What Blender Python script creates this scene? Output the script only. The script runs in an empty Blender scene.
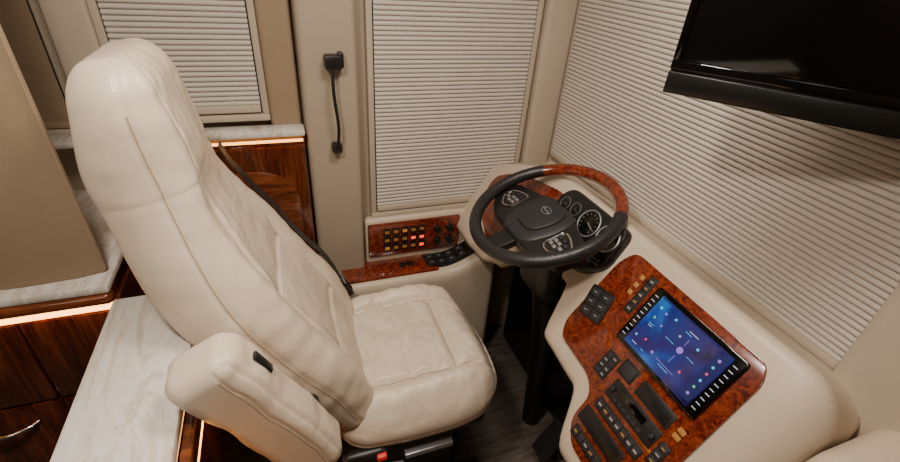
import bpy, bmesh, math, random
from mathutils import Vector, Matrix, noise as mnoise
random.seed(4)
D = bpy.data
COL = bpy.context.scene.collection
V = Vector
WL = {}

# ------------------------------------------------------------------ materials
def newmat(name):
    m = D.materials.new(name); m.use_nodes = True
    nt = m.node_tree
    return m, nt, nt.nodes["Principled BSDF"]

def setc(b, c): b.inputs["Base Color"].default_value = (c[0], c[1], c[2], 1)

def coords(nt, scale=(1, 1, 1), kind="Object", rot=(0, 0, 0)):
    tc = nt.nodes.new("ShaderNodeTexCoord"); mp = nt.nodes.new("ShaderNodeMapping")
    mp.inputs["Scale"].default_value = scale
    mp.inputs["Rotation"].default_value = rot
    nt.links.new(tc.outputs[kind], mp.inputs["Vector"])
    return mp.outputs["Vector"]

def noise(nt, vec, scale, detail=4, rough=.5, dist=0):
    n = nt.nodes.new("ShaderNodeTexNoise")
    n.inputs["Scale"].default_value = scale; n.inputs["Detail"].default_value = detail
    n.inputs["Roughness"].default_value = rough; n.inputs["Distortion"].default_value = dist
    nt.links.new(vec, n.inputs["Vector"]); return n

def ramp(nt, fac, stops):
    r = nt.nodes.new("ShaderNodeValToRGB"); e = r.color_ramp.elements
    while len(e) < len(stops): e.new(.5)
    for i, (p, c) in enumerate(stops):
        e[i].position = p; e[i].color = (c[0], c[1], c[2], 1)
    nt.links.new(fac, r.inputs["Fac"]); return r

def bump(nt, b, h, strength, dist=.01):
    bp = nt.nodes.new("ShaderNodeBump"); bp.inputs["Strength"].default_value = strength
    bp.inputs["Distance"].default_value = dist
    nt.links.new(h, bp.inputs["Height"]); nt.links.new(bp.outputs["Normal"], b.inputs["Normal"])

def plain(name, c, rough=.5, metal=0, coat=0, var=.06, emis=0):
    m, nt, b = newmat(name)
    n = noise(nt, coords(nt), 9, 3)
    lo = [x * (1 - var) for x in c]; hi = [min(1, x * (1 + var)) for x in c]
    r = ramp(nt, n.outputs["Fac"], [(.3, lo), (.7, hi)])
    nt.links.new(r.outputs["Color"], b.inputs["Base Color"])
    b.inputs["Roughness"].default_value = rough; b.inputs["Metallic"].default_value = metal
    b.inputs["Coat Weight"].default_value = coat
    if emis:
        b.inputs["Emission Color"].default_value = (c[0], c[1], c[2], 1)
        b.inputs["Emission Strength"].default_value = emis
    return m

def leather(name, c, rough=.42, grain=260, strength=.18, wr=.25):
    m, nt, b = newmat(name)
    vec = coords(nt)
    n = noise(nt, vec, 5, 4)
    r = ramp(nt, n.outputs["Fac"], [(.25, [x * .93 for x in c]), (.75, [min(1, x * 1.04) for x in c])])
    nt.links.new(r.outputs["Color"], b.inputs["Base Color"])
    b.inputs["Roughness"].default_value = rough
    vo = nt.nodes.new("ShaderNodeTexVoronoi"); vo.inputs["Scale"].default_value = grain
    nt.links.new(vec, vo.inputs["Vector"])
    n2 = noise(nt, vec, 14, 3, .5, .6)
    ad = nt.nodes.new("ShaderNodeMath"); ad.operation = 'MULTIPLY_ADD'
    nt.links.new(n2.outputs["Fac"], ad.inputs[0]); ad.inputs[1].default_value = wr * 10
    nt.links.new(vo.outputs["Distance"], ad.inputs[2])
    bump(nt, b, ad.outputs[0], strength, .004)
    return m

def perforated(name, c):
    m, nt, b = newmat(name)
    vec = coords(nt)
    vo = nt.nodes.new("ShaderNodeTexVoronoi"); vo.inputs["Scale"].default_value = 150
    vo.inputs["Randomness"].default_value = 0
    nt.links.new(vec, vo.inputs["Vector"])
    r = ramp(nt, vo.outputs["Distance"], [(.16, [x * .58 for x in c]), (.30, c)])
    nt.links.new(r.outputs["Color"], b.inputs["Base Color"])
    b.inputs["Roughness"].default_value = .5
    bump(nt, b, vo.outputs["Distance"], .15, .003)
    return m

def wood(name, dark, mid, light, scale=(1, 1, 8), rough=.16, wscale=6):
    m, nt, b = newmat(name)
    vec = coords(nt, scale)
    n = noise(nt, vec, wscale, 8, .62, 1.2)
    r = ramp(nt, n.outputs["Fac"], [(.3, dark), (.5, mid), (.72, light)])
    nt.links.new(r.outputs["Color"], b.inputs["Base Color"])
    b.inputs["Roughness"].default_value = rough
    b.inputs["Coat Weight"].default_value = .6; b.inputs["Coat Roughness"].default_value = .06
    return m

def burl(name):
    m, nt, b = newmat(name)
    vec = coords(nt)
    n = noise(nt, vec, 30, 9, .68, 2.6)
    v2 = noise(nt, vec, 110, 4, .6, 1.5)
    mx = nt.nodes.new("ShaderNodeMath"); mx.operation = 'MULTIPLY_ADD'
    nt.links.new(v2.outputs["Fac"], mx.inputs[0]); mx.inputs[1].default_value = .35
    nt.links.new(n.outputs["Fac"], mx.inputs[2])
    r = ramp(nt, mx.outputs[0], [(.48, (.022, .003, .002)), (.60, (.095, .011, .004)), (.70, (.18, .024, .006)), (.86, (.29, .055, .013))])
    nt.links.new(r.outputs["Color"], b.inputs["Base Color"])
    b.inputs["Roughness"].default_value = .2
    b.inputs["Coat Weight"].default_value = .8; b.inputs["Coat Roughness"].default_value = .05
    return m

def marble(name):
    m, nt, b = newmat(name)
    vec = coords(nt, (2.6, .6, 1.6), rot=(0, 0, .2))
    n = noise(nt, vec, 5, 9, .62, 1.4)
    r = ramp(nt, n.outputs["Fac"], [(.3, (.40, .29, .20)), (.40, (.60, .53, .46)), (.5, (.69, .66, .62)), (.57, (.54, .46, .38)), (.64, (.71, .68, .64))])
    nt.links.new(r.outputs["Color"], b.inputs["Base Color"])
    b.inputs["Roughness"].default_value = .15
    return m

def carpet(name):
    m, nt, b = newmat(name)
    vec = coords(nt)
    n = noise(nt, vec, 160, 4)
    n2 = noise(nt, coords(nt, (1, 6, 1)), 9, 5)
    mx = nt.nodes.new("ShaderNodeMixRGB"); mx.blend_type = 'MULTIPLY'; mx.inputs[0].default_value = .8
    r = ramp(nt, n.outputs["Fac"], [(.3, (.45, .45, .45)), (.7, (1, 1, 1))])
    r2 = ramp(nt, n2.outputs["Fac"], [(.3, (.080, .062, .050)), (.7, (.18, .145, .12))])
    nt.links.new(r2.outputs["Color"], mx.inputs[1]); nt.links.new(r.outputs["Color"], mx.inputs[2])
    nt.links.new(mx.outputs[0], b.inputs["Base Color"])
    b.inputs["Roughness"].default_value = .8
    bump(nt, b, n.outputs["Fac"], .5, .004)
    return m

def screenmat(name):
    m, nt, b = newmat(name)
    vec = coords(nt)
    n = noise(nt, vec, 11, 3, .5, .8)
    sx = nt.nodes.new("ShaderNodeSeparateXYZ"); nt.links.new(vec, sx.inputs[0])
    ad = nt.nodes.new("ShaderNodeMath"); ad.operation = 'MULTIPLY_ADD'
    nt.links.new(sx.outputs["Y"], ad.inputs[0]); ad.inputs[1].default_value = 1.2
    nt.links.new(n.outputs["Fac"], ad.inputs[2])
    r = ramp(nt, ad.outputs[0], [(.30, (.006, .006, .04)), (.44, (.025, .015, .14)), (.56, (.013, .03, .20)), (.66, (.018, .08, .36)), (.80, (.04, .20, .52))])
    setc(b, (0, 0, 0)); b.inputs["Roughness"].default_value = .1
    nt.links.new(r.outputs["Color"], b.inputs["Emission Color"])
    b.inputs["Emission Strength"].default_value = .95
    return m

CREAM = (.655, .55, .43)
M_LEA = leather("cream_leather", CREAM, .33, 380, .13, .22)
M_LEAD = leather("dash_leather", (.57, .475, .365), .42, 380, .08, .05)
M_PERF = perforated("perforated_leather", (.64, .54, .425))
M_SEAM = plain("seam_thread", (.36, .27, .185), .7)
M_WALL = leather("wall_vinyl", (.37, .30, .222), .6, 420, .06, .04)
M_TRIM = leather("trim_vinyl", (.47, .395, .305), .55, 420, .06, .03)
M_TAN = leather("tan_vinyl", (.31, .225, .14), .8, 500, .12, .3)
M_SUEDE = leather("tan_suede", (.29, .21, .132), .9, 500, .15, .5)
M_BLIND = plain("blind_fabric", (.55, .50, .445), .8, var=.02)
M_CEIL = plain("ceiling_vinyl", (.32, .26, .20), .7)
M_FAR = plain("rear_room_finish", (.16, .10, .06), .6)
M_WOOD = wood("cherry_wood", (.022, .004, .002), (.075, .015, .005), (.18, .042, .013), (8, 8, .8))
M_WOODH = wood("cherry_wood_edge", (.05, .012, .005), (.13, .033, .011), (.26, .075, .022), (1, 8, 8))
M_BURL = burl("burl_wood")
M_MARB = marble("veined_marble")
M_CARP = carpet("woven_floor")
M_BLK = plain("black_plastic", (.010, .0095, .0095), .36)
M_BLKL = leather("black_leather", (.016, .015, .016), .38, 300, .15, .05)
M_GREY = plain("dark_grey_plastic", (.020, .020, .023), .42)
M_SATB = plain("satin_black", (.008, .008, .008), .28)
M_GLOSS = plain("gloss_black", (.003, .003, .003), .07, coat=.4)
M_CHR = plain("chrome", (.75, .75, .77), .15, metal=1)
M_SIL = plain("satin_silver", (.42, .42, .44), .35, metal=.8)
M_DIAL = plain("dial_marks", (.30, .30, .29), .5)
M_DIM = plain("dim_marks", (.13, .13, .13), .5)
M_RED = plain("red_plastic", (.6, .02, .01), .4, emis=.25)
M_REDL = plain("red_lamp", (1, .04, .01), .4, emis=1.6)
M_AMB = plain("amber_lamp", (.65, .28, .05), .4, emis=.15)
M_AMBD = plain("amber_label", (.38, .18, .035), .5)
M_LED = plain("led_strip", (1, .40, .08), .4, emis=8)
M_LEDS = plain("led_strip_soft", (1, .42, .10), .4, emis=4)
M_SCR = screenmat("screen_blue")
M_UI = [plain("ui_" + n, c, .3, emis=e) for n, c, e in (
    ("white", (.5, .58, .78), .20), ("cyan", (.06, .45, .8), .45), ("red", (.6, .08, .15), .3),
    ("green", (.1, .5, .3), .3), ("navy", (.01, .015, .10), .22), ("violet", (.25, .16, .65), .35))]
M_GLASS = plain("window_glass", (.1, .1, .11), .05)

# ------------------------------------------------------------------ geometry
def from_bm(bm):
    bm.verts.index_update()
    vs = [v.co.copy() for v in bm.verts]
    fs = [[v.index for v in f.verts] for f in bm.faces]
    bm.free(); return vs, fs

def g_box(lo, hi, bev=0, seg=2, taper=None):
    bm = bmesh.new(); bmesh.ops.create_cube(bm, size=1)
    c = [(lo[i] + hi[i]) / 2 for i in range(3)]; s = [hi[i] - lo[i] for i in range(3)]
    for v in bm.verts:
        k = 1
        if taper and v.co.z > 0: k = taper
        v.co = V((c[0] + v.co.x * s[0] * k, c[1] + v.co.y * s[1] * k, c[2] + v.co.z * s[2]))
    if bev: bmesh.ops.bevel(bm, geom=bm.edges[:], offset=min(bev, min(s) * .49), segments=seg, profile=.5, affect='EDGES')
    return from_bm(bm)

def xf(g, M):
    return [M @ v for v in g[0]], g[1]

def frame(O, X, Y, Z):
    return Matrix(((X[0], Y[0], Z[0], O[0]), (X[1], Y[1], Z[1], O[1]), (X[2], Y[2], Z[2], O[2]), (0, 0, 0, 1)))

def g_obox(M, sx, sy, sz, bev=0, seg=2):
    return xf(g_box((-sx / 2, -sy / 2, -sz / 2), (sx / 2, sy / 2, sz / 2), bev, seg), M)

def g_rbox(s, r, n, deform=None):
    hs = [x / 2 for x in s]; vs = []; idx = {}; fs = []
    def vid(p):
        k = (round(p[0], 6), round(p[1], 6), round(p[2], 6))
        if k not in idx:
            idx[k] = len(vs); vs.append(V(p))
        return idx[k]
    for ax in range(3):
        a, b = (ax + 1) % 3, (ax + 2) % 3
        for sg in (-1, 1):
            g = []
            for i in range(n[a] + 1):
                row = []
                for j in range(n[b] + 1):
                    p = [0, 0, 0]; p[ax] = sg * hs[ax]
                    p[a] = -hs[a] + s[a] * i / n[a]; p[b] = -hs[b] + s[b] * j / n[b]
                    row.append(vid(p))
                g.append(row)
            for i in range(n[a]):
                for j in range(n[b]):
                    f = [g[i][j], g[i + 1][j], g[i + 1][j + 1], g[i][j + 1]]
                    fs.append(f if sg > 0 else f[::-1])
    out = []
    for p in vs:
        inn = V([max(-(hs[k] - r), min(hs[k] - r, p[k])) for k in range(3)])
        d = p - inn
        q = inn + d.normalized() * r if d.length > 1e-9 else p.copy()
        out.append(V(deform(q)) if deform else q)
    return out, fs

def g_tube(pts, r, n=10, closed=False, flat=None):
    pts = [V(p) for p in pts]; N = len(pts); vs = []; fs = []
    rr = r if isinstance(r, (list, tuple)) else [r] * N
    up = None
    for i, p in enumerate(pts):
        if closed: t = (pts[(i + 1) % N] - pts[i - 1]).normalized()
        else: t = (pts[min(i + 1, N - 1)] - pts[max(i - 1, 0)]).normalized()
        if up is None:
            up = V((0, 0, 1)) if abs(t.z) < .9 else V((1, 0, 0))
        up = (up - t * up.dot(t)).normalized(); sd = t.cross(up)
        for k in range(n):
            a = 2 * math.pi * k / n
            vs.append(p + (up * math.cos(a) + sd * math.sin(a)) * rr[i])
    M = N if closed else N - 1
    for i in range(M):
        j = (i + 1) % N
        for k in range(n):
            fs.append([i * n + k, i * n + (k + 1) % n, j * n + (k + 1) % n, j * n + k])
    if not closed:
        fs.append(list(range(n))[::-1]); fs.append([(N - 1) * n + k for k in range(n)])
    return vs, fs

def g_cyl(p0, p1, r0, r1=None, n=32, bev=0):
    r1 = r0 if r1 is None else r1
    p0, p1 = V(p0), V(p1); t = (p1 - p0).normalized()
    if bev:
        return g_tube([p0, p0 + t * 1e-5, p1 - t * bev, p1 - t * bev * .3, p1], [r0, r0, r1, r1 - bev * .3, r1 - bev], n)
    return g_tube([p0, p1], [r0, r1], n)

def g_ribbon(pts, w, th):
    vs = []; fs = []; pts = [V(p) for p in pts]; w = V(w)
    for i, p in enumerate(pts):
        t = (pts[min(i + 1, len(pts) - 1)] - pts[max(i - 1, 0)]).normalized()
        nn = t.cross(w).normalized() * th / 2
        vs += [p - w / 2 - nn, p + w / 2 - nn, p + w / 2 + nn, p - w / 2 + nn]
    for i in range(len(pts) - 1):
        for k in range(4):
            fs.append([i * 4 + k, i * 4 + (k + 1) % 4, i * 4 + 4 + (k + 1) % 4, i * 4 + 4 + k])
    fs += [[3, 2, 1, 0], [len(vs) - 4 + k for k in range(4)]]
    return vs, fs

def g_prism(poly, M, h, bev=0):
    bm = bmesh.new()
    f = bm.faces.new([bm.verts.new((p[0], p[1], 0)) for p in poly])
    r = bmesh.ops.extrude_face_region(bm, geom=[f])
    up = [e for e in r["geom"] if isinstance(e, bmesh.types.BMVert)]
    for v in up: v.co.z += h
    bmesh.ops.recalc_face_normals(bm, faces=bm.faces[:])
    if bev:
        es = [e for e in bm.edges if all(v.co.z > h * .9 for v in e.verts)]
        bmesh.ops.bevel(bm, geom=es, offset=bev, segments=2, profile=.5, affect='EDGES')
    for v in bm.verts: v.co = M @ v.co
    return from_bm(bm)

def smooth_poly(poly, r=.02, seg=5):
    out = []; N = len(poly)
    for i in range(N):
        p0, p, p1 = V(poly[i - 1]), V(poly[i]), V(poly[(i + 1) % N])
        a = (p0 - p); b = (p1 - p); k = min(r, a.length * .45, b.length * .45)
        A = p + a.normalized() * k; B = p + b.normalized() * k
        for j in range(seg + 1):
            t = j / seg
            out.append(A * (1 - t) ** 2 + p * 2 * t * (1 - t) + B * t * t)
    return out

def mk(name, geoms, mats, parent=None, smooth=True, label=None, cat=None, kind=None, group=None, angle=40, recalc=True):
    if isinstance(geoms, tuple): geoms = [geoms]
    if not isinstance(mats, (list, tuple)): mats = [mats]
    vs = []; fs = []; mi = []
    for g in geoms:
        o = len(vs); vs += list(g[0]); fs += [[i + o for i in f] for f in g[1]]
        mi += [g[2] if len(g) > 2 else 0] * len(g[1])
    lo = V([min(v[k] for v in vs) for k in range(3)]); hi = V([max(v[k] for v in vs) for k in range(3)])
    c = (lo + hi) / 2
    me = D.meshes.new(name); me.from_pydata([V(v) - c for v in vs], [], fs); me.update()
    if recalc:
        bm = bmesh.new(); bm.from_mesh(me); bmesh.ops.recalc_face_normals(bm, faces=bm.faces[:]); bm.to_mesh(me); bm.free()
    for m in mats: me.materials.append(m)
    for p, i in zip(me.polygons, mi): p.material_index = i
    if smooth:
        me.shade_smooth(); me.set_sharp_from_angle(angle=math.radians(angle))
    o = D.objects.new(name, me); o.location = c; COL.objects.link(o); WL[o] = c
    if parent is not None:
        o.parent = parent; o.matrix_parent_inverse = Matrix.Translation(WL[parent]).inverted()
    tag(o, label, cat, kind, group); return o

def tag(o, label=None, cat=None, kind=None, group=None):
    if label: o["label"] = label
    if cat: o["category"] = cat
    if kind: o["kind"] = kind
    if group: o["group"] = group

def empty(name, loc, label, cat, group=None):
    o = D.objects.new(name, None); o.location = loc; o.empty_display_size = .05
    COL.objects.link(o); WL[o] = V(loc); tag(o, label, cat, None, group); return o

def ss(x, a, b):
    t = max(0, min(1, (x - a) / (b - a))); return t * t * (3 - 2 * t)
def lerp_tab(x, tab):
    if x <= tab[0][0]: return tab[0][1]
    for (a, b), (c, d) in zip(tab, tab[1:]):
        if x <= c: return b + (d - b) * ss(x, a, c)
    return tab[-1][1]
def groove(d, w, depth): return -depth * math.exp(-(d / w) ** 2)
def lin(a, b, n): return [a + (b - a) * i / n for i in range(n + 1)]
def wob(p, s=11, a=.0030):
    q = V(p) * s
    return mnoise.noise(q) * a + mnoise.noise(q * 3.1) * a * .35

# ------------------------------------------------------------------ room shell
YW, XW, ZC = 1.47, 1.0, 2.05
mk("floor", g_box((-2.2, -1.3, -.05), (1.05, 1.52, 0)), M_CARP, smooth=False, kind="structure", label="dark brown woven floor")
mk("ceiling", g_box((-2.2, -1.3, ZC), (1.05, 1.52, ZC + .05)), M_CEIL, smooth=False, kind="structure", label="tan vinyl ceiling")
mk("wall_side", g_box((-2.2, YW, 0), (1.05, YW + .05, ZC)), M_WALL, smooth=False, kind="structure", label="tan vinyl side wall of the coach")
mk("wall_front", g_box((XW, -1.3, 0), (XW + .05, YW, ZC)), M_WALL, smooth=False, kind="structure", label="tan vinyl front wall around the windshield")
mk("wall_rear", g_box((-2.25, -1.3, 0), (-2.2, YW, ZC)), M_FAR, smooth=False, kind="structure", label="dark brown rear wall")
mk("wall_entry", g_box((-2.25, -1.35, 0), (1.05, -1.3, ZC)), M_FAR, smooth=False, kind="structure", label="dark brown entry side wall")

def win_frame(name, x0, x1, z0, z1):
    b = .02
    gs = [g_box((x0 - b, YW - .025, z0), (x0, YW, z1), .004), g_box((x1, YW - .025, z0), (x1 + b, YW, z1), .004),
          g_box((x0 - b, YW - .03, z0 - b), (x1 + b, YW, z0), .004), g_box((x0 - b, YW - .025, z1), (x1 + b, YW, z1 + b), .004)]
    gl = g_box((x0, YW - .004, z0), (x1, YW - .001, z1))
    mk(name, gs + [(gl[0], gl[1], 1)], [M_TRIM, M_GLASS], kind="structure", label="cream framed side window")
win_frame("window_1", -1.00, -.53, 1.12, 1.95)
win_frame("window_2", -.395, -.055, 1.14, 1.95)
win_frame("window_3", .285, .835, .75, 1.95)

def g_pleat(M, w, h, pitch=.0140, amp=.0075):
    vs = []; fs = []; n = int(h / pitch); S = 8
    for i in range(n * S + 1):
        z = i * pitch / S; ph = (i % S) / S
        off = amp * math.sin(math.pi * ph) ** .45
        vs += [M @ V((0, z, off)), M @ V((w, z, off))]
    for i in range(n * S): fs.append([2 * i, 2 * i + 1, 2 * i + 3, 2 * i + 2])
    return vs, fs

def side_blind(x0, x1, z0, z1, lab):
    root = empty("pleated_blind", ((x0 + x1) / 2, YW - .02, z1), lab, "window blind")
    M = frame((x0, YW - .016, z0 + .02), (1, 0, 0), (0, 0, 1), (0, -1, 0))
    mk("fabric", g_pleat(M, x1 - x0, z1 - z0 - .05), M_BLIND, root, angle=60)
    mk("bottom_rail", g_box((x0, YW - .028, z0), (x1, YW - .008, z0 + .022), .004), M_TRIM, root)
    mk("head_rail", g_box((x0, YW - .03, z1 - .035), (x1, YW - .006, z1), .004), M_TRIM, root)
rs = empty("roller_shade", (-.765, YW - .02, 1.93), "plain tan roller shade on the rear side window", "window shade")
mk("fabric", g_box((-.995, YW - .020, 1.13), (-.535, YW - .014, 1.93)), M_SUEDE, rs)
mk("bottom_rail", g_box((-.995, YW - .028, 1.122), (-.535, YW - .010, 1.14), .004), M_SUEDE, rs)
mk("roller", g_cyl((-.995, YW - .028, 1.925), (-.535, YW - .028, 1.925), .020), M_SUEDE, rs)
side_blind(-.392, -.058, 1.145, 1.945, "beige pleated blind on the narrow side window behind the seat")
side_blind(.288, .832, .755, 1.945, "beige pleated blind on the driver's side window")

wb = empty("pleated_blind", (.97, .87, 1.95), "wide beige pleated blind across the windshield", "window blind")
M = frame((.982, .305, .955), (0, 1, 0), (0, 0, 1), (-1, 0, 0))
mk("fabric", g_pleat(M, 1.115, .97, .0135, .007), M_BLIND, wb, angle=60)
mk("bottom_rail", g_box((.967, .305, .941), (.985, 1.42, .959), .004), M_TRIM, wb)
mk("head_rail", g_box((.962, .305, 1.92), (.985, 1.42, 1.95), .004), M_TRIM, wb)
gl = g_box((.992, .305, .92), (.998, 1.43, 1.95))
mk("window_4", [g_box((.975, 1.42, .88), (1.0, 1.445, 1.97), .004), g_box((.975, .305, 1.95), (1.0, 1.42, 1.975), .004), g_box((.988, .9, .86), (1.0, 1.42, .94), .002), (gl[0], gl[1], 1)],
   [M_TRIM, M_GLASS], kind="structure", label="cream framed windshield")

mk("trim_1", g_box((.062, YW - .075, 0), (.228, YW, ZC), .018, 4), M_WALL, kind="structure", label="tan padded pillar between the side windows")
mk("trim_2", g_box((-.035, YW - .035, 1.10), (.055, YW, ZC), .012, 3), M_TAN, kind="structure", label="darker tan window post")
mk("trim_3", g_box((-.51, YW - .04, 1.10), (-.415, YW, ZC), .010, 3), M_TRIM, kind="structure", label="cream post between rear windows")
mk("trim_4", g_box((.862, YW - .05, .74), (.972, YW, ZC), .014, 3), M_TRIM, kind="structure", label="cream corner post beside the windshield")
mk("trim_5", g_rbox((.06, .56, 1.25), .025, (6, 20, 20), lambda p: (p.x + .965, p.y + .022, p.z + 1.38)), M_TRIM, kind="structure", label="cream padded centre post of the windshield")

# ------------------------------------------------------------------ cabinets behind the seat
cab = empty("storage_cabinet", (-.70, 1.2, 0), "glossy cherry wood storage cabinet with drawers and doors", "cabinet")
mk("body", g_box((-1.3, .99, .0), (-.405, YW - .002, .872)), M_WOOD, cab, smooth=False)
mk("led_strip", g_box((-1.29, .964, .862), (-.41, .976, .872)), M_LED, cab, smooth=False, label="warm glowing light strip under the countertop edge")
for (x0, x1) in ((-.85, -.60), (-.595, -.41), (-1.28, -.855)):
    for (z0, z1) in ((.03, .60), (.61, .850)):
        d = mk("door" if z0 < .1 else "drawer", g_box((x0, .972, z0), (x1, .99, z1), .004), M_WOOD, cab)
        if x1 < -.5 and z0 < .1:
            xc = -.735 if x1 > -.7 else -1.05
            pts = [(xc - .075 + .15 * i / 14, .972 - .03 * math.sin(math.pi * i / 14) ** .6, .545) for i in range(15)]
            mk("handle", g_tube(pts, .005), M_CHR, d, label="curved chrome bar handle")
mk("countertop", g_box((-1.3, .957, .910), (-.405, YW - .002, .93), .006), M_MARB, label="white veined marble countertop along the side wall", cat="countertop")
mk("countertop_edge", g_box((-1.3, .952, .880), (-.405, .990, .909), .012, 5), M_WOODH, cab, label="rounded cherry wood edge moulding")

par = empty("partition_cabinet", (-.31, .5, 0), "low cherry wood partition directly behind the driver's seat", "cabinet")
mk("body", g_box((-.385, -.1, 0), (-.228, .95, .855), .004), M_WOOD, par)
mk("edge_moulding", g_box((-.226, -.1, .835), (-.208, .95, .880), .005), M_WOODH, par)
mk("led_strip", g_box((-.2275, -.1, .815), (-.212, .95, .828)), M_LED, par, smooth=False, label="warm glowing light strip")
mk("partition_countertop", g_box((-.402, -.11, .870), (-.228, .950, .9), .007), M_MARB, label="white veined marble slab on the low partition", cat="countertop")

low = empty("window_cabinet", (-.17, 1.42, 0), "dark cherry wood cabinet below the narrow side window", "cabinet")
mk("body", g_box((-.40, 1.395, .0), (.055, YW - .002, 1.085)), M_WOOD, low, smooth=False)
dr = mk("door", g_box((-.385, 1.380, .05), (.052, 1.395, 1.055), .004), M_WOOD, low)
Md = frame((-.17, 1.381, .60), (1, 0, 0), (0, 0, 1), (0, -1, 0))
ins = [(-.185, -.40), (.19, -.40), (.19, .30), (.15, .36), (.06, .385), (-.05, .375), (-.185, .32)]
mk("inset_panel", g_prism(smooth_poly(ins, .03), Md, .006, .003), M_WOODH, dr, label="curved inset cherry wood panel")
mk("led_strip", g_box((-.39, 1.378, 1.072), (.05, 1.386, 1.078)), M_LEDS, low, smooth=False, label="warm glowing light strip under the stone sill")
mk("stone_sill", g_box((-1.0, 1.368, 1.092), (.058, YW - .03, 1.108), .004), M_MARB, label="white veined marble window sill", cat="sill")

# tan upholstered panel standing on the counter
cvs = []; cfs = []; nu, nv = 90, 30
for side in (0, 1):
    for i in range(nu + 1):
        x = -1.28 + .86 * i / nu
        for j in range(nv + 1):
            z = .932 + (2.03 - .932) * j / nv
            y = .990 + .010 * math.sin(x * 16 + z * 2) + .012 * math.sin(z * 3.2) - (x + .42) * .07 + .030 * side
            y += -.010 * (1 - ss(-.42 - x, 0, .05)) * (-1 if side == 0 else 1)
            cvs.append(V((x, y, z)))
o2 = (nu + 1) * (nv + 1)
for s_ in (0, 1):
    for i in range(nu):
        for j in range(nv):
            a = s_ * o2 + i * (nv + 1) + j
            cfs.append([a, a + nv + 1, a + nv + 2, a + 1])
for i in range(nu):
    for j in (0, nv):
        a = i * (nv + 1) + j; cfs.append([a, a + nv + 1, a + nv + 1 + o2, a + o2])
for j in range(nv):
    for i in (0, nu):
        a = i * (nv + 1) + j; cfs.append([a, a + 1, a + 1 + o2, a + o2])
up_ = empty("upholstered_panel", (-.85, 1.05, .932), "tall tan suede upholstered panel standing on the marble counter", "panel")
mk("suede_panel", (cvs, cfs), M_SUEDE, up_, angle=60)
mk("piping", g_tube([(-.421, 1.006 + .010 * math.sin(-.421 * 16 + z * 2) + .012 * math.sin(z * 3.2), z) for z in lin(.938, 2.02, 30)], .006, 8), M_TAN, up_, label="padded tan edge piping")

# ------------------------------------------------------------------ driver seat
seat = empty("driver_seat", (.24, .95, 0), "cream leather driver's seat with headrest and perforated inserts", "seat")
YC = .95
def cush(p):
    x, y, z = p
    top = ss(z, -.02, .06)
    ay = abs(y)
    # rounded plan: front corners pulled in, front edge bowed
    fx = max(0, (x - .02) / .2275)
    k = 1 - .17 * fx ** 2.4 - .07 * max(0, (-x) / .23) ** 2
    xb = x - .035 * fx * (ay / .25) ** 2.5
    dz = .030 * math.exp(-((ay - .198) / .040) ** 2) * top * (1 - .35 * fx)
    dz += groove(ay - .150, .011, .014) * top * (1 - ss(x, .16, .20))
    if ay < .165:
        e = 1 - ss(ay, .140, .158)
        dz += (groove(x + .03, .009, .005) + groove(x - .10, .011, .013)) * top * e
        seg = (-.24, .10) if x < .10 else (.10, .24)
        dz += .017 * top * e * math.sin(math.pi * (x - seg[0]) / (seg[1] - seg[0]))
    dz -= .060 * max(0, (x - .07) / .16) ** 2 * top
    dz += wob(p, 14, .010) * top
    out = groove(z + .018, .005, .004)
    kk = (1 + out / .25)
    return (.280 + xb * (1 + out / .3), YC + y * k * kk, .512 + z + dz + .02 * (x / .22) * top)
mk("seat_cushion", g_rbox((.50, .53, .168), .083, (96, 116, 34), cush), M_LEA, seat)

Wv = V((0, 1, 0))
def ang(l): return math.radians(lerp_tab(l, [(.40, 26.5), (.84, 11)]))
SPT = [V((.134, YC, .55))]; DL = .005
for i in range(300):
    a = ang(i * DL); SPT.append(SPT[-1] + V((-math.sin(a), 0, math.cos(a))) * DL)
def spine(l):
    a = ang(l)
    if l < 0:
        Pp = SPT[0] + V((-math.sin(a), 0, math.cos(a))) * l
    else:
        i = min(299, int(l / DL)); Pp = SPT[i].lerp(SPT[i + 1], l / DL - i)
    return Pp, V((math.cos(a), 0, math.sin(a))), V((-math.sin(a), 0, math.cos(a)))
LT = .962; LC = LT / 2 - .012; LS = .725
def wd(l):
    w = lerp_tab(l, [(-.05, .88), (.12, .97), (.28, 1.0), (.42, .97), (.78, .565), (.86, .56)])
    if l > .84: w *= 1 - .22 * ((l - .84) / .10) ** 2
    return w
def thk(l): return lerp_tab(l, [(0, .12), (.30, .160), (.55, .182), (.74, .166), (.94, .116)])
TB = .14
def back(p):
    l = p.z + LC; y = p.y
    fr = .5 - p.x / TB
    f = ss(.5 - fr, -.05, .30); w = wd(l); ay = abs(y)
    up = 1 - ss(l, .46, .66)
    hd = ss(l, LS - .05, LS + .05)
    d = (.024 * math.exp(-((ay - .19) / .05) ** 2) * up + groove(ay - .140, .008, .009) * (1 - hd)) * f
    if ay < .145:
        e = (1 - ss(ay, .13, .145)) * (1 - ss(l, .64, .70))
        for g in (.20, .43): d += groove(l - g, .008, .009) * f * e
        d += .010 * f * e * abs(math.sin(math.pi * (l - .20) / .23))
    d += .018 * math.exp(-((l - .20) / .12) ** 2) * f
    d += hd * f * (.014 * math.cos(min(1.5, ay * 5.5)) + groove(ay - .165, .009, .005))
    d += wob(p, 9, .006) * f + groove(l - LS, .005, .0018) * f
    Pp, N, Dd = spine(l)
    depth = -thk(l) * fr
    side = (groove(fr - .30, .035, .003) + groove(l - LS, .005, .0018)) * ss(ay, .18, .24) + wob(p, 9, .006) * ss(ay, .15, .24)
    rear = 1 - .10 * ss(fr, .4, 1)
    return Pp + N * (depth + d) + Wv * (y * w * rear * (1 + side / .25))
LL = []
def back_rec(p):
    LL.append(p.z + LC); return back(p)
bv, bf = g_rbox((TB, .50, LT), .058, (32, 110, 190), back_rec)
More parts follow.
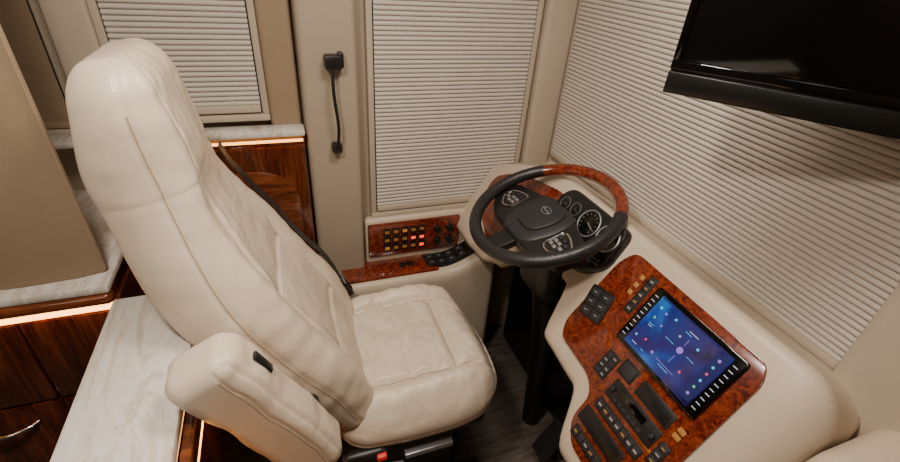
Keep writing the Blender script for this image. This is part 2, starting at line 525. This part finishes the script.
def sub(cond):
    keep = [f for f in bf if cond(sum(LL[i] for i in f) / 4)]
    used = sorted({i for f in keep for i in f}); m = {a: b for b, a in enumerate(used)}
    return [bv[i] for i in used], [[m[i] for i in f] for f in keep]
mk("backrest", sub(lambda l: l < LS), M_LEA, seat, recalc=False)
mk("headrest", sub(lambda l: l >= LS), M_LEA, seat, recalc=False)
def on_back(y, l, h=.002):
    return back(V((TB / 2, y, l - LC))) + spine(l)[1] * h
def patch(fn, us, vs_):
    v = [fn(u, w) for u in us for w in vs_]; n = len(vs_)
    f = [[i * n + j, (i + 1) * n + j, (i + 1) * n + j + 1, i * n + j + 1] for i in range(len(us) - 1) for j in range(n - 1)]
    return v, f
for a, b in ((.212, .418), (.442, .62)):
    mk("backrest_insert", patch(lambda u, w: on_back(u, w, .0012), lin(-.129, .129, 40), lin(a, b, 30)), M_PERF, seat, label="perforated cream leather insert")
def on_cush(x, y):
    p = V(cush(V((x, y, .084)))); p.z += .0012; return p
mk("cushion_insert", patch(lambda u, w: on_cush(u, w), lin(-.155, .084, 50), lin(-.134, .134, 50)), M_PERF, seat, label="perforated cream leather insert")
def seamline(fn, pts, r=.0012):
    mk("stitched_seam", g_tube([fn(*p) for p in pts], r, 6), M_SEAM, seat, label="darker stitched seam")
for sgn in (-1, 1):
    seamline(lambda y, l: on_back(y, l, .0006), [(sgn * .165, l) for l in lin(LS + .01, .905, 24)])
    seamline(lambda y, l: on_back(y, l, .0008), [(sgn * .140, l) for l in lin(.06, .70, 40)])
    seamline(lambda q, l: back(V((TB * .20, sgn * .25, l - LC))) + V((0, sgn * .0006, 0)), [(0, l) for l in lin(.06, .87, 50)])
for yy in (-.150, .150):
    seamline(lambda x, y: on_cush(x, y), [(x, yy) for x in lin(-.165, .150, 30)])
seamline(lambda x, y: on_cush(x, y), [(.10, y) for y in lin(-.146, .146, 30)])

# folded-up armrest
aa = math.radians(27)
Dv, Nv = V((-math.sin(aa), 0, math.cos(aa))), V((math.cos(aa), 0, math.sin(aa)))
AO = V((-.092, .609, .836))
def arm(p):
    x, y, z = p
    k = 1 + .10 * ss(z, .0, .2)
    d = groove(abs(y) - .038, .004, .004) * ss(x, .03, .06) + wob(p, 14, .006)
    sd = groove(x - .028, .004, .003) * ss(abs(y), .04, .05)
    return AO + Nv * (x * k + d - .08 * (z / .2) ** 2 * .12) + Wv * (y * (1 + sd / .05)) + Dv * z
mk("armrest", g_rbox((.122, .102, .395), .034, (40, 40, 80), arm), M_LEA, seat, label="cream leather armrest folded up against the backrest")
seamline(lambda x, z: arm(V((x, -.051, z))) + V((0, -.0005, 0)), [(.024, z) for z in lin(-.17, .165, 30)])
mk("armrest_slot", g_obox(frame(AO + Nv * .0655 + Dv * .115, Nv, Wv, Dv), .008, .018, .050, .003), M_BLK, seat, label="black adjuster set in the armrest")
mk("armrest_pivot", g_cyl(AO - Dv * .13 + Wv * .045, AO - Dv * .13 + Wv * .10, .03), M_BLK, seat)

bp = []
for i in range(29):
    l = .09 + .60 * i / 28
    bp.append(back(V((TB / 2 - .008, .232, l - LC))) + spine(l)[1] * .014 + Wv * .020)
mk("seat_belt", g_ribbon(bp, V((.0, .038, 0)), .003), M_BLKL, seat, label="black webbing seat belt along the backrest")
mk("belt_buckle", [g_obox(frame(bp[0] + V((.010, 0, -.02)), Nv, Wv, Dv), .02, .042, .05, .005)], M_BLK, seat)
mk("buckle_tongue", [g_obox(frame(bp[1] + V((.008, 0, 0.0)), Nv, Wv, Dv), .006, .038, .022, .002)], M_SIL, seat)
mk("seat_base", [g_box((.07, .75, .36), (.47, 1.15, .43), .02, 3), g_box((.10, .80, .06), (.42, 1.10, .37), .03, 3, .85),
                 g_box((.04, .76, 0), (.50, .82, .06), .01), g_box((.04, 1.08, 0), (.50, 1.14, .06), .01)], M_BLK, seat, label="black metal seat pedestal with slide rails")
mk("recliner_cover", g_rbox((.13, .04, .08), .018, (10, 6, 10), lambda p: (p.x + .09, p.y + .70, p.z + .44)), M_BLK, seat)
mk("adjuster_lever", g_tube([(.10, .70, .42), (.15, .685, .415), (.19, .68, .41)], [.007, .006, .008], 10), M_BLK, seat)
mk("red_button", g_box((.120, .672, .455), (.146, .695, .473), .004), M_RED, seat, label="red plastic button")
mk("seat_rail", g_box((.20, .69, .40), (.34, .71, .42), .003), M_SIL, seat, label="silver metal slide rail")

# ------------------------------------------------------------------ dashboard
dash = empty("dashboard", (.88, .80, 0), "curved beige leather dashboard with burl wood fascia", "dashboard")
def FP(y, v, h=0): return V((.8013 - .53 * v - .848 * h, y, 1.0 - .848 * v + .53 * h))
def vbot(y): return lerp_tab(y, [(.25, .45), (.33, .485), (.50, .49), (.60, .355), (.755, .345), (.82, .19), (1.02, .19), (1.09, .33), (1.20, .37), (1.30, .38), (1.44, .38)])
def vtop(y):
    if y <= 1.0: return .005
    t = (y - 1.0) / .44
    return .005 + .125 * t * t
def profile(y):
    vb, vt = vbot(y), vtop(y); dz = -.62 * (vt - .005)
    P = [(.986, .84), (.986, .938 + dz * .3), (.960, .942 + dz * .6), (.92, .962 + dz), (.87, .988 + dz)]
    for v, h in ((vt - .034, -.030), (vt - .030, -.012), (vt - .022, -.003), (vt - .008, 0), (vt + .06, 0), ((vt + vb) / 2, 0), (vb - .03, 0), (vb - .006, 0),
                 (vb + .008, -.003), (vb + .018, -.012), (vb + .021, -.028), (vb + .012, -.045), (vb - .02, -.06)):
        q = FP(y, v, h); P.append((q.x, q.z))
    P.append((.90, .79)); return P
st = [.205, .207, .212, .220, .232, .248, .268, .29] + lin(.31, 1.44, 90)
vs = []; fs = []
for y in st:
    pr = profile(y); k = 1
    if y < .29: k = .35 + .65 * math.sqrt(max(0, 1 - ((.29 - y) / .085) ** 2))
    cx, cz = .83, .85
    for (x, z) in pr: vs.append(V((cx + (x - cx) * k, y, cz + (z - cz) * k)))
n = len(profile(.5))
for i in range(len(st) - 1):
    for j in range(n): fs.append([i * n + j, i * n + (j + 1) % n, (i + 1) * n + (j + 1) % n, (i + 1) * n + j])
fs.append(list(range(n))); fs.append([(len(st) - 1) * n + j for j in range(n)])
mk("dash_body", (vs, fs), M_LEAD, dash, angle=50)
mk("lower_dash_panel", g_box((.88, .26, .0), (.97, 1.40, .78), .02), M_BLK, dash, label="black lower dash panel in the footwell")
FM = frame(FP(0, 0), (0, 1, 0), (-.53, 0, -.848), (-.848, 0, .53))
def fpoly(name, poly, h, mat, parent, z0=0, bev=.002, r=.012, **k):
    M = FM @ Matrix.Translation((0, 0, z0))
    return mk(name, g_prism(smooth_poly(poly, r), M, h, bev), mat, parent, **k)
def rect(cy, cv, w, h, a=0):
    c, s = math.cos(a), math.sin(a)
    return [(cy + x * c - y * s, cv + x * s + y * c) for x, y in ((-w / 2, -h / 2), (w / 2, -h / 2), (w / 2, h / 2), (-w / 2, h / 2))]
wing = [(.700, .014), (.330, .018), (.312, .05), (.308, .25), (.308, .44), (.33, .462), (.49, .462), (.533, .42), (.537, .345), (.575, .318), (.708, .312), (.730, .27), (.722, .06)]
fpoly("burl_fascia", wing, .006, M_BURL, dash, r=.025, label="glossy burl wood control fascia")
left = [(.79, .02), (1.06, .022), (1.20, .048), (1.31, .085), (1.375, .13), (1.385, .17), (1.36, .26), (1.20, .32), (1.11, .31), (1.07, .26), (1.04, .165), (.80, .165)]
fpoly("burl_fascia", left, .006, M_BURL, dash, r=.03, label="glossy burl wood fascia behind the wheel")
cl = fpoly("instrument_cluster", [(.738, -.015), (.99, -.015), (1.02, .02), (1.02, .12), (1.00, .165), (.79, .16), (.732, .10)], .028, M_SATB, dash, r=.03, bev=.008, label="black instrument cluster with round gauges")
for (y, v, r) in ((.776, .034, .036), (.858, .036, .038), (.930, .03, .019), (.800, .100, .019), (.860, .112, .018), (.978, .035, .019)):
    p = FP(y, v, .028); N = V((-.848, 0, .53)); big = r > .03
    gd = mk("gauge", g_cyl(p, p + N * .003, r * .9), M_GLOSS, cl)
    T1, T2 = V((0, 1, 0)), V((.53, 0, .848))
    ring = [p + N * .003 + (T1 * math.cos(a) + T2 * math.sin(a)) * r for a in lin(0, 2 * math.pi, 40)[:-1]]
    mk("gauge_bezel", g_tube(ring, .0026 if big else .0013, 8, True), M_SIL if big else M_DIM, gd)
    ticks = []
    for i in range(11):
        a = math.radians(-45 + 270 * i / 10); dr_ = T1 * math.cos(a) + T2 * math.sin(a); pd = T1 * -math.sin(a) + T2 * math.cos(a)
        c = p + N * .0036 + dr_ * r * .74
        ticks.append(g_obox(frame(c, dr_, pd, N), r * .12, r * .03, .0004))
    mk("gauge_marks", ticks, M_DIAL if big else M_DIM, gd, smooth=False)
    a = math.radians(200); dr_ = T1 * math.cos(a) + T2 * math.sin(a); pd = T1 * -math.sin(a) + T2 * math.cos(a)
    mk("gauge_needle", g_obox(frame(p + N * .005 + dr_ * r * .3, dr_, pd, N), r * .7, r * .05, .001), M_DIAL if big else M_DIM, gd)

ds = fpoly("touch_display", rect(.467, .117, .244, .158), .010, M_GLOSS, dash, .004, .003, .008, label="glossy black touch display with a lit blue map screen")
scr = []
scr.append(g_prism(rect(.467, .117, .194, .136), FM @ Matrix.Translation((0, 0, .0145)), .0006) + (0,))
def ui(cy, cv, w, h, m, a=0): scr.append(g_prism(rect(cy, cv, w, h, a), FM @ Matrix.Translation((0, 0, .0155 + (.0006 if m in (1, 2, 3, 4, 6) else 0))), .0004) + (m,))
def disc(cy, cv, r, m):
    scr.append(g_prism([(cy + r * math.cos(a), cv + r * math.sin(a)) for a in lin(0, 2 * math.pi, 14)[:-1]], FM @ Matrix.Translation((0, 0, .0160)), .0004) + (m,))
for i in range(10):
    v = .060 + i * .0127
    ui(.575, v, .010, .0018, 1); ui(.359, v, .010, .0018, 1)
ui(.467, .0515, .190, .004, 5); ui(.386, .117, .026, .118, 5)
for (cy, cv, r, m) in ((.548, .072, .0035, 2), (.530, .075, .003, 6), (.505, .070, .003, 2), (.545, .098, .003, 4), (.520, .102, .0025, 6), (.550, .155, .003, 2), (.525, .148, .003, 3), (.495, .158, .0035, 6),
                       (.386, .072, .0035, 6), (.386, .090, .003, 2), (.386, .108, .003, 3), (.386, .126, .003, 2), (.386, .144, .003, 4), (.386, .162, .0035, 6),
                       (.455, .112, .0075, 6), (.430, .085, .003, 2), (.425, .145, .003, 3), (.475, .090, .0025, 1)):
    disc(cy, cv, r, m)
for (cy, cv, w, h, m) in ((.540, .114, .014, .0014, 2), (.540, .119, .010, .0012, 1), (.540, .172, .014, .0014, 1), (.515, .172, .008, .0012, 2),
                          (.455, .068, .024, .0014, 1), (.465, .074, .016, .0012, 2), (.455, .160, .050, .0012, 6), (.455, .166, .030, .0012, 2), (.485, .112, .024, .0010, 2), (.427, .112, .020, .0010, 2), (.455, .136, .0010, .020, 6), (.455, .090, .0010, .016, 6)):
    ui(cy, cv, w, h, m)
mk("screen", scr, [M_SCR] + M_UI, ds, smooth=False, label="blue lit screen with coloured icons and white key marks")

kp = fpoly("gear_keypad", rect(.688, .180, .076, .086, .20), .006, M_BLK, dash, .004, .002, .008, label="flat black gear selector keypad")
for i in range(2):
    for j in range(3):
        a = .20; x = -.0175 + .035 * i; y = -.026 + .026 * j
        ky = fpoly("key", rect(.688 + x * math.cos(a) - y * math.sin(a), .180 + x * math.sin(a) + y * math.cos(a), .029, .021, a), .0012, M_GREY, kp, .010, .0005, .003)
        fpoly("key_mark", rect(.688 + x * math.cos(a) - y * math.sin(a), .180 + x * math.sin(a) + y * math.cos(a), .010, .002, a), .0006, M_DIAL, ky, .0114, 0, .0004)
def bank(cy, cv, cols, rows, pw, ph, marks, lab, mat=None):
    m = fpoly("switch_bank", rect(cy, cv, cols * pw + .005, rows * ph + .005), .003, M_BLK, dash, .004, .001, .003, label=lab)
    for c_ in range(cols):
        for r_ in range(rows):
            yy = cy + (c_ - (cols - 1) / 2) * pw; vv = cv + (r_ - (rows - 1) / 2) * ph
            s = fpoly("rocker", rect(yy, vv, pw * .88, ph * .82), .0015, mat or M_GREY, m, .0068, .0005, .001)
            k = marks[(c_ * rows + r_) % len(marks)]
            if k: fpoly("switch_mark", rect(yy, vv, pw * .5, ph * .18), .0006, k, s, .0081, 0, .0003)
bank(.613, .086, 1, 5, .018, .0205, [M_DIAL, M_AMBD, M_DIAL, M_AMBD], "column of small black rocker switches")
for j in range(3):
    fpoly("amber_switch", rect(.640, .052 + j * .0225, .013, .012), .003, M_AMBD, dash, .005, .0008, .0012, label="small amber switch")
bank(.508, .232, 1, 1, .042, .036, [None], "square black switch")
bank(.418, .234, 1, 1, .095, .034, [None], "recessed black module", M_SATB)
for y, v in ((.345, .228), (.345, .244)):
    fpoly("warning_switch", rect(y, v, .018, .011), .004, M_AMBD, dash, .005, .001, .003, label="amber warning switch")
bank(.558, .262, 2, 4, .0175, .016, [M_DIAL, None, M_DIAL], "compact block of black rocker switches")
rd = fpoly("radio_unit", rect(.440, .286, .150, .048), .004, M_BLK, dash, .004, .001, .003, label="wide black radio unit")
fpoly("radio_display", rect(.448, .278, .085, .018), .001, M_GLOSS, rd, .008, .0003, .001)
for i in range(6):
    fpoly("radio_button", rect(.485 - .016 * i, .300, .012, .008), .0012, M_GREY, rd, .008, .0003, .001)
for s_ in (-1, 1):
    pc = FP(.440 + s_ * .064, .284, .008)
    mk("radio_knob", g_cyl(pc, pc + V((-.848, 0, .53)) * .008, .007, .006, 20, .001), M_GREY, rd)
bank(.440, .336, 7, 1, .0205, .026, [M_DIAL, M_DIAL, M_AMBD], "row of black rocker switches")
bank(.345, .300, 1, 3, .020, .018, [M_AMBD, M_DIAL], "small block of black rocker switches")
bank(.455, .382, 1, 1, .135, .038, [None], "black lower control unit", M_SATB)
bank(.450, .428, 6, 1, .020, .024, [M_DIAL, None, M_AMBD], "row of black rocker switches")
mk("centre_console", g_rbox((.26, .60, .955), .060, (16, 20, 30), lambda p: (p.x + .855, p.y - .100, p.z + .4775)), M_LEAD,
   label="padded beige leather console beside the dashboard", cat="console")

# ------------------------------------------------------------------ steering wheel
sw = empty("steering_wheel", (.78, .94, 0), "black leather steering wheel with burl wood rim section", "steering wheel")
al = math.radians(20)
SN = V((-math.sin(al), 0, math.cos(al))); ST = V((math.cos(al), 0, math.sin(al))); SY = V((0, 1, 0))
SC = V((.668, .945, .99)); R = .204
SM = frame(SC, SY, ST, SN)
def rim(a): return SC + (SY * math.sin(a) + ST * math.cos(a)) * R
d2 = math.radians
def arc(a0, a1, n): return [rim(d2(a)) for a in lin(a0, a1, n)]
mk("rim_wood", g_tube(arc(-48, 62, 50), .0185, 18), M_BURL, sw, label="glossy burl wood section of the rim")
mk("rim_leather", g_tube(arc(62, 312, 110), .0183, 18), M_BLKL, sw, label="black leather section of the rim")
for a in (-48, 62):
    p, q = rim(d2(a - .5)), rim(d2(a + .5)); mk("rim_ring", g_tube([p, q], .0189, 18), M_GREY, sw)
hub = [(-.066, .062), (.066, .062), (.092, .026), (.094, -.03), (.076, -.098), (.044, -.120), (-.044, -.120), (-.076, -.098), (-.094, -.03), (-.092, .026)]
hb = mk("hub", [g_prism(smooth_poly(hub, .02), SM @ Matrix.Translation((0, 0, -.050)), .040, .018),
                g_prism(smooth_poly([(x * .66, y * .66) for x, y in hub], .02), SM @ Matrix.Translation((0, 0, -.012)), .010, .006)], M_GREY, sw, label="dark grey horn pad")
for s in (-1, 1):
    arm_p = [(s * .05, .05), (s * .13, .032), (s * .203, .010), (s * .194, -.076), (s * .13, -.112), (s * .05, -.115)]
    sp = mk("spoke", g_prism(smooth_poly(arm_p, .015), SM @ Matrix.Translation((0, 0, -.046)), .030, .008), M_BLK, sw)
    pod = smooth_poly([(s * .102, .002), (s * .134, -.002), (s * .170, -.020), (s * .172, -.048), (s * .134, -.078), (s * .102, -.068)], .024)
    pd = mk("button_pod", g_prism(pod, SM @ Matrix.Translation((0, 0, -.018)), .005, .001), M_BLK, sw, label="oval button cluster with a silver edge")
    mk("pod_edge", g_tube([SM @ V((q[0], q[1], -.013)) for q in pod], .0028, 8, True), M_CHR, pd, label="silver edging")
    for i, (x, y) in enumerate(((.115, -.020), (.115, -.035), (.115, -.050), (.133, -.020), (.133, -.036), (.133, -.052), (.151, -.029), (.151, -.045))):
        mk("wheel_button", xf(g_box((s * x - .0068, y - .0052, -.014), (s * x + .0068, y + .0052, -.009), .001), SM), M_SIL if i % 3 else M_GREY, pd)
lo = [(-.036, -.09), (.036, -.09), (.028, -.20), (-.028, -.20)]
mk("spoke", g_prism(smooth_poly(lo, .01), SM @ Matrix.Translation((0, 0, -.045)), .02, .005), M_BLK, sw)
em = [SM @ V((.018 * math.cos(a), .003 + .012 * math.sin(a), -.0015)) for a in lin(0, 2 * math.pi, 36)[:-1]]
mk("emblem", [g_tube(em, .0012, 8, True), xf(g_box((-.011, .001, -.0025), (.011, .005, -.0005), .0005), SM)], M_SIL, sw, label="oval chrome emblem")
cp = [SC - SN * .04, SC - SN * .12 + V((.01, 0, 0)), V((.735, .94, .70)), V((.775, .94, .40)), V((.80, .94, .0))]
mk("column", g_tube(cp, [.050, .055, .050, .040, .036], 24), M_BLK, sw, label="black steering column")
mk("column_shroud", g_rbox((.17, .19, .20), .05, (12, 12, 12), lambda p: V((.740, .94, .79)) + V((p.x, p.y, p.z))), M_BLK, sw)
for yy in (-1, 1):
    mk("stalk", g_tube([V((.71, .94 + yy * .06, .90)), V((.72, .94 + yy * .14, .925)), V((.725, .94 + yy * .195, .935))], [.006, .006, .010], 10), M_BLK, sw, label="black control stalk")
pdl = empty("pedal", (.74, .70, .0), "black ribbed floor pedal in the dark footwell", "pedal")
mk("pedal_pad", g_obox(frame((.76, .76, .13), V((.5, 0, .866)), (0, 1, 0), V((-.866, 0, .5))), .16, .08, .02, .006), M_GREY, pdl)
mk("pedal_arm", g_tube([(.76, .76, .11), (.80, .76, .005)], .012), M_BLK, pdl)

# ------------------------------------------------------------------ side console
sc = empty("side_console", (.42, 1.4, 0), "beige side console with burl wood armrest ledge and lit switches", "console")
def sweep(x): return .13 * ss(x, .52, .80)
def shell(p):
    x, y, z = p.x + .42, p.y + 1.381, p.z + .27
    swp = sweep(x)
    z2 = z + (swp if z > .35 else swp * max(0, (z - .1) / .25))
    return (x, y - .02 * ss(x, .52, .74), z2)
mk("console_body", g_rbox((.62, .176, .535), .030, (60, 16, 30), shell), M_LEAD, sc)
mk("panel_surround", g_box((.235, YW - .045, .50), (.68, YW - .002, .732), .015, 3), M_LEAD, sc)
mk("ledge", g_box((.135, 1.316, .530), (.50, 1.43, .547), .006), M_BURL, sc, label="burl wood armrest ledge")
pad = []
for i, x in enumerate(lin(.46, .665, 12)):
    z = .549 + sweep(x)
    yy = .02 * ss(x, .52, .74)
    for (y, dz) in ((1.330 - yy, -.02), (1.334 - yy, 0), (1.416 - yy, 0), (1.420 - yy, -.02)): pad.append(V((x, y, z + dz)))
pf = [[i * 4 + k, i * 4 + (k + 1) % 4, i * 4 + 4 + (k + 1) % 4, i * 4 + 4 + k] for i in range(12) for k in range(4)] + [[0, 1, 2, 3], [48, 49, 50, 51]]
mk("ledge_pad", (pad, pf), M_BLK, sc, label="black switch plate on the ledge")
pn = mk("switch_panel", g_box((.245, YW - .057, .572), (.61, YW - .043, .716), .006), M_BURL, sc, label="burl wood panel of lit switches")
yf = YW - .058
for i in range(5):
    for j in range(3):
        x = .315 + i * .034; z = .61 + j * .036
        k = mk("push_button", g_box((x - .014, yf - .007, z - .014), (x + .014, yf, z + .014), .003), M_BLK, pn)
        mm = M_REDL if (i, j) in ((3, 1), (4, 1), (4, 0)) else M_AMBD if (i + j) % 4 else M_AMB
        mk("button_lamp", g_box((x - .009, yf - .0085, z - .006), (x + .009, yf - .006, z + .006), .001), mm, k, smooth=False, label="small lit legend")
for i in range(2):
    for j in range(2):
        x = .515 + i * .050; z = .617 + j * .055
        mk("knob", g_cyl((x, yf, z), (x, yf - .018, z), .015, .013, 24, .002), M_BLK, pn)
for i in range(5):
    for j in range(2):
        x = .482 + i * .040; y = 1.356 + j * .038 - .02 * ss(x, .52, .74)
        zz = .549 + sweep(x); sl = (sweep(x + .01) - sweep(x - .01)) / .02; L = math.sqrt(1 + sl * sl)
        Mx = frame((x, y, zz + .0008), (1 / L, 0, sl / L), (0, 1, 0), (-sl / L, 0, 1 / L))
        bx = mk("ledge_switch", g_obox(Mx, .032, .028, .005, .001), M_GREY, sc)
        mk("switch_mark", g_obox(Mx @ Matrix.Translation((0, 0, .0028)), .010, .003, .0006), M_DIAL, bx, smooth=False)
for i in range(2):
    x = .365 + i * .032
    mk("ledge_switch", g_box((x - .012, 1.372 - .014, .545), (x + .012, 1.372 + .014, .552), .002), M_BLK, sc)

gh = empty("grab_handle", (.145, 1.39, 1.18), "slim black grab handle mounted on the tan pillar", "handle")
mk("mount_block", [g_box((.130, 1.355, 1.285), (.178, 1.395, 1.325), .006), g_box((.168, 1.358, 1.29), (.184, 1.39, 1.332), .004)], M_BLK, gh)
mk("handle_rod", g_tube([(.152 - .004 * math.sin(i / 12 * math.pi * 2), 1.360 - .012 * math.sin(i / 12 * math.pi), 1.29 - .235 * i / 12) for i in range(13)], .0050, 10), M_BLK, gh)
mk("mount_block", g_box((.134, 1.360, 1.030), (.165, 1.395, 1.060), .006), M_BLK, gh)

# ------------------------------------------------------------------ television
tv = empty("television", (.78, .40, 1.41), "glossy black flat television hung before the windshield", "television")
TX = V((.579, -.816, 0)); TN = V((-.816, -.579, 0)); TO = V((.640, .630, 1.412))
TM = frame(TO, TX, (0, 0, 1), TN)
mk("tv_body", xf(g_box((0, 0, -.03), (.50, .40, 0), .004), TM), M_BLK, tv)
mk("tv_screen", xf(g_box((.012, .054, -.002), (.488, .390, .0015), .001), TM), M_GLOSS, tv, label="dark glossy screen")
mk("tv_frame", [xf(g_box(a, b, .0012), TM) for a, b in (((0, .040, 0), (.50, .054, .005)), ((0, .054, 0), (.012, .40, .005)), ((.488, .054, 0), (.50, .40, .005)), ((.012, .390, 0), (.488, .40, .005)))], M_GLOSS, tv)
mk("lower_bezel", xf(g_box((0, .0, 0), (.50, .036, .008), .002), TM), M_SATB, tv, label="black stepped lower frame")
mk("ceiling_bracket", xf(g_box((.20, .38, -.028), (.30, ZC - 1.412, -.008), .002), TM), M_BLK, tv)

# ------------------------------------------------------------------ lights
def area(name, loc, size, power, col, rot=(0, 0, 0)):
    l = D.lights.new(name, 'AREA'); l.shape = 'RECTANGLE'; l.size, l.size_y = size; l.energy = power; l.color = col
    o = D.objects.new(name, l); o.location = loc; o.rotation_euler = rot; COL.objects.link(o)
area("ceiling_light", (-.25, .35, 2.03), (.14, .14), 14.5, (1, .88, .75))
area("ceiling_light_front", (.36, .66, 2.03), (.30, .30), 12, (1, .88, .75))
area("ceiling_light_rear", (-.8, -.6, 2.03), (.6, .3), 5, (1, .89, .77))
w = D.worlds.new("world"); bpy.context.scene.world = w; w.use_nodes = True
w.node_tree.nodes["Background"].inputs[0].default_value = (1, .9, .8, 1)
w.node_tree.nodes["Background"].inputs[1].default_value = .05

# ------------------------------------------------------------------ camera
cd = D.cameras.new("camera"); cam = D.objects.new("camera", cd); COL.objects.link(cam)
cd.sensor_width = 36; cd.lens = 18; cd.clip_start = .02
Rm = Matrix.Rotation(math.radians(-22), 4, 'Z') @ Matrix.Rotation(math.radians(90 - 32), 4, 'X') @ Matrix.Rotation(math.radians(4.5), 4, 'Z')
cam.matrix_world = Matrix.Translation((0, 0, 1.6)) @ Rm
bpy.context.scene.camera = cam
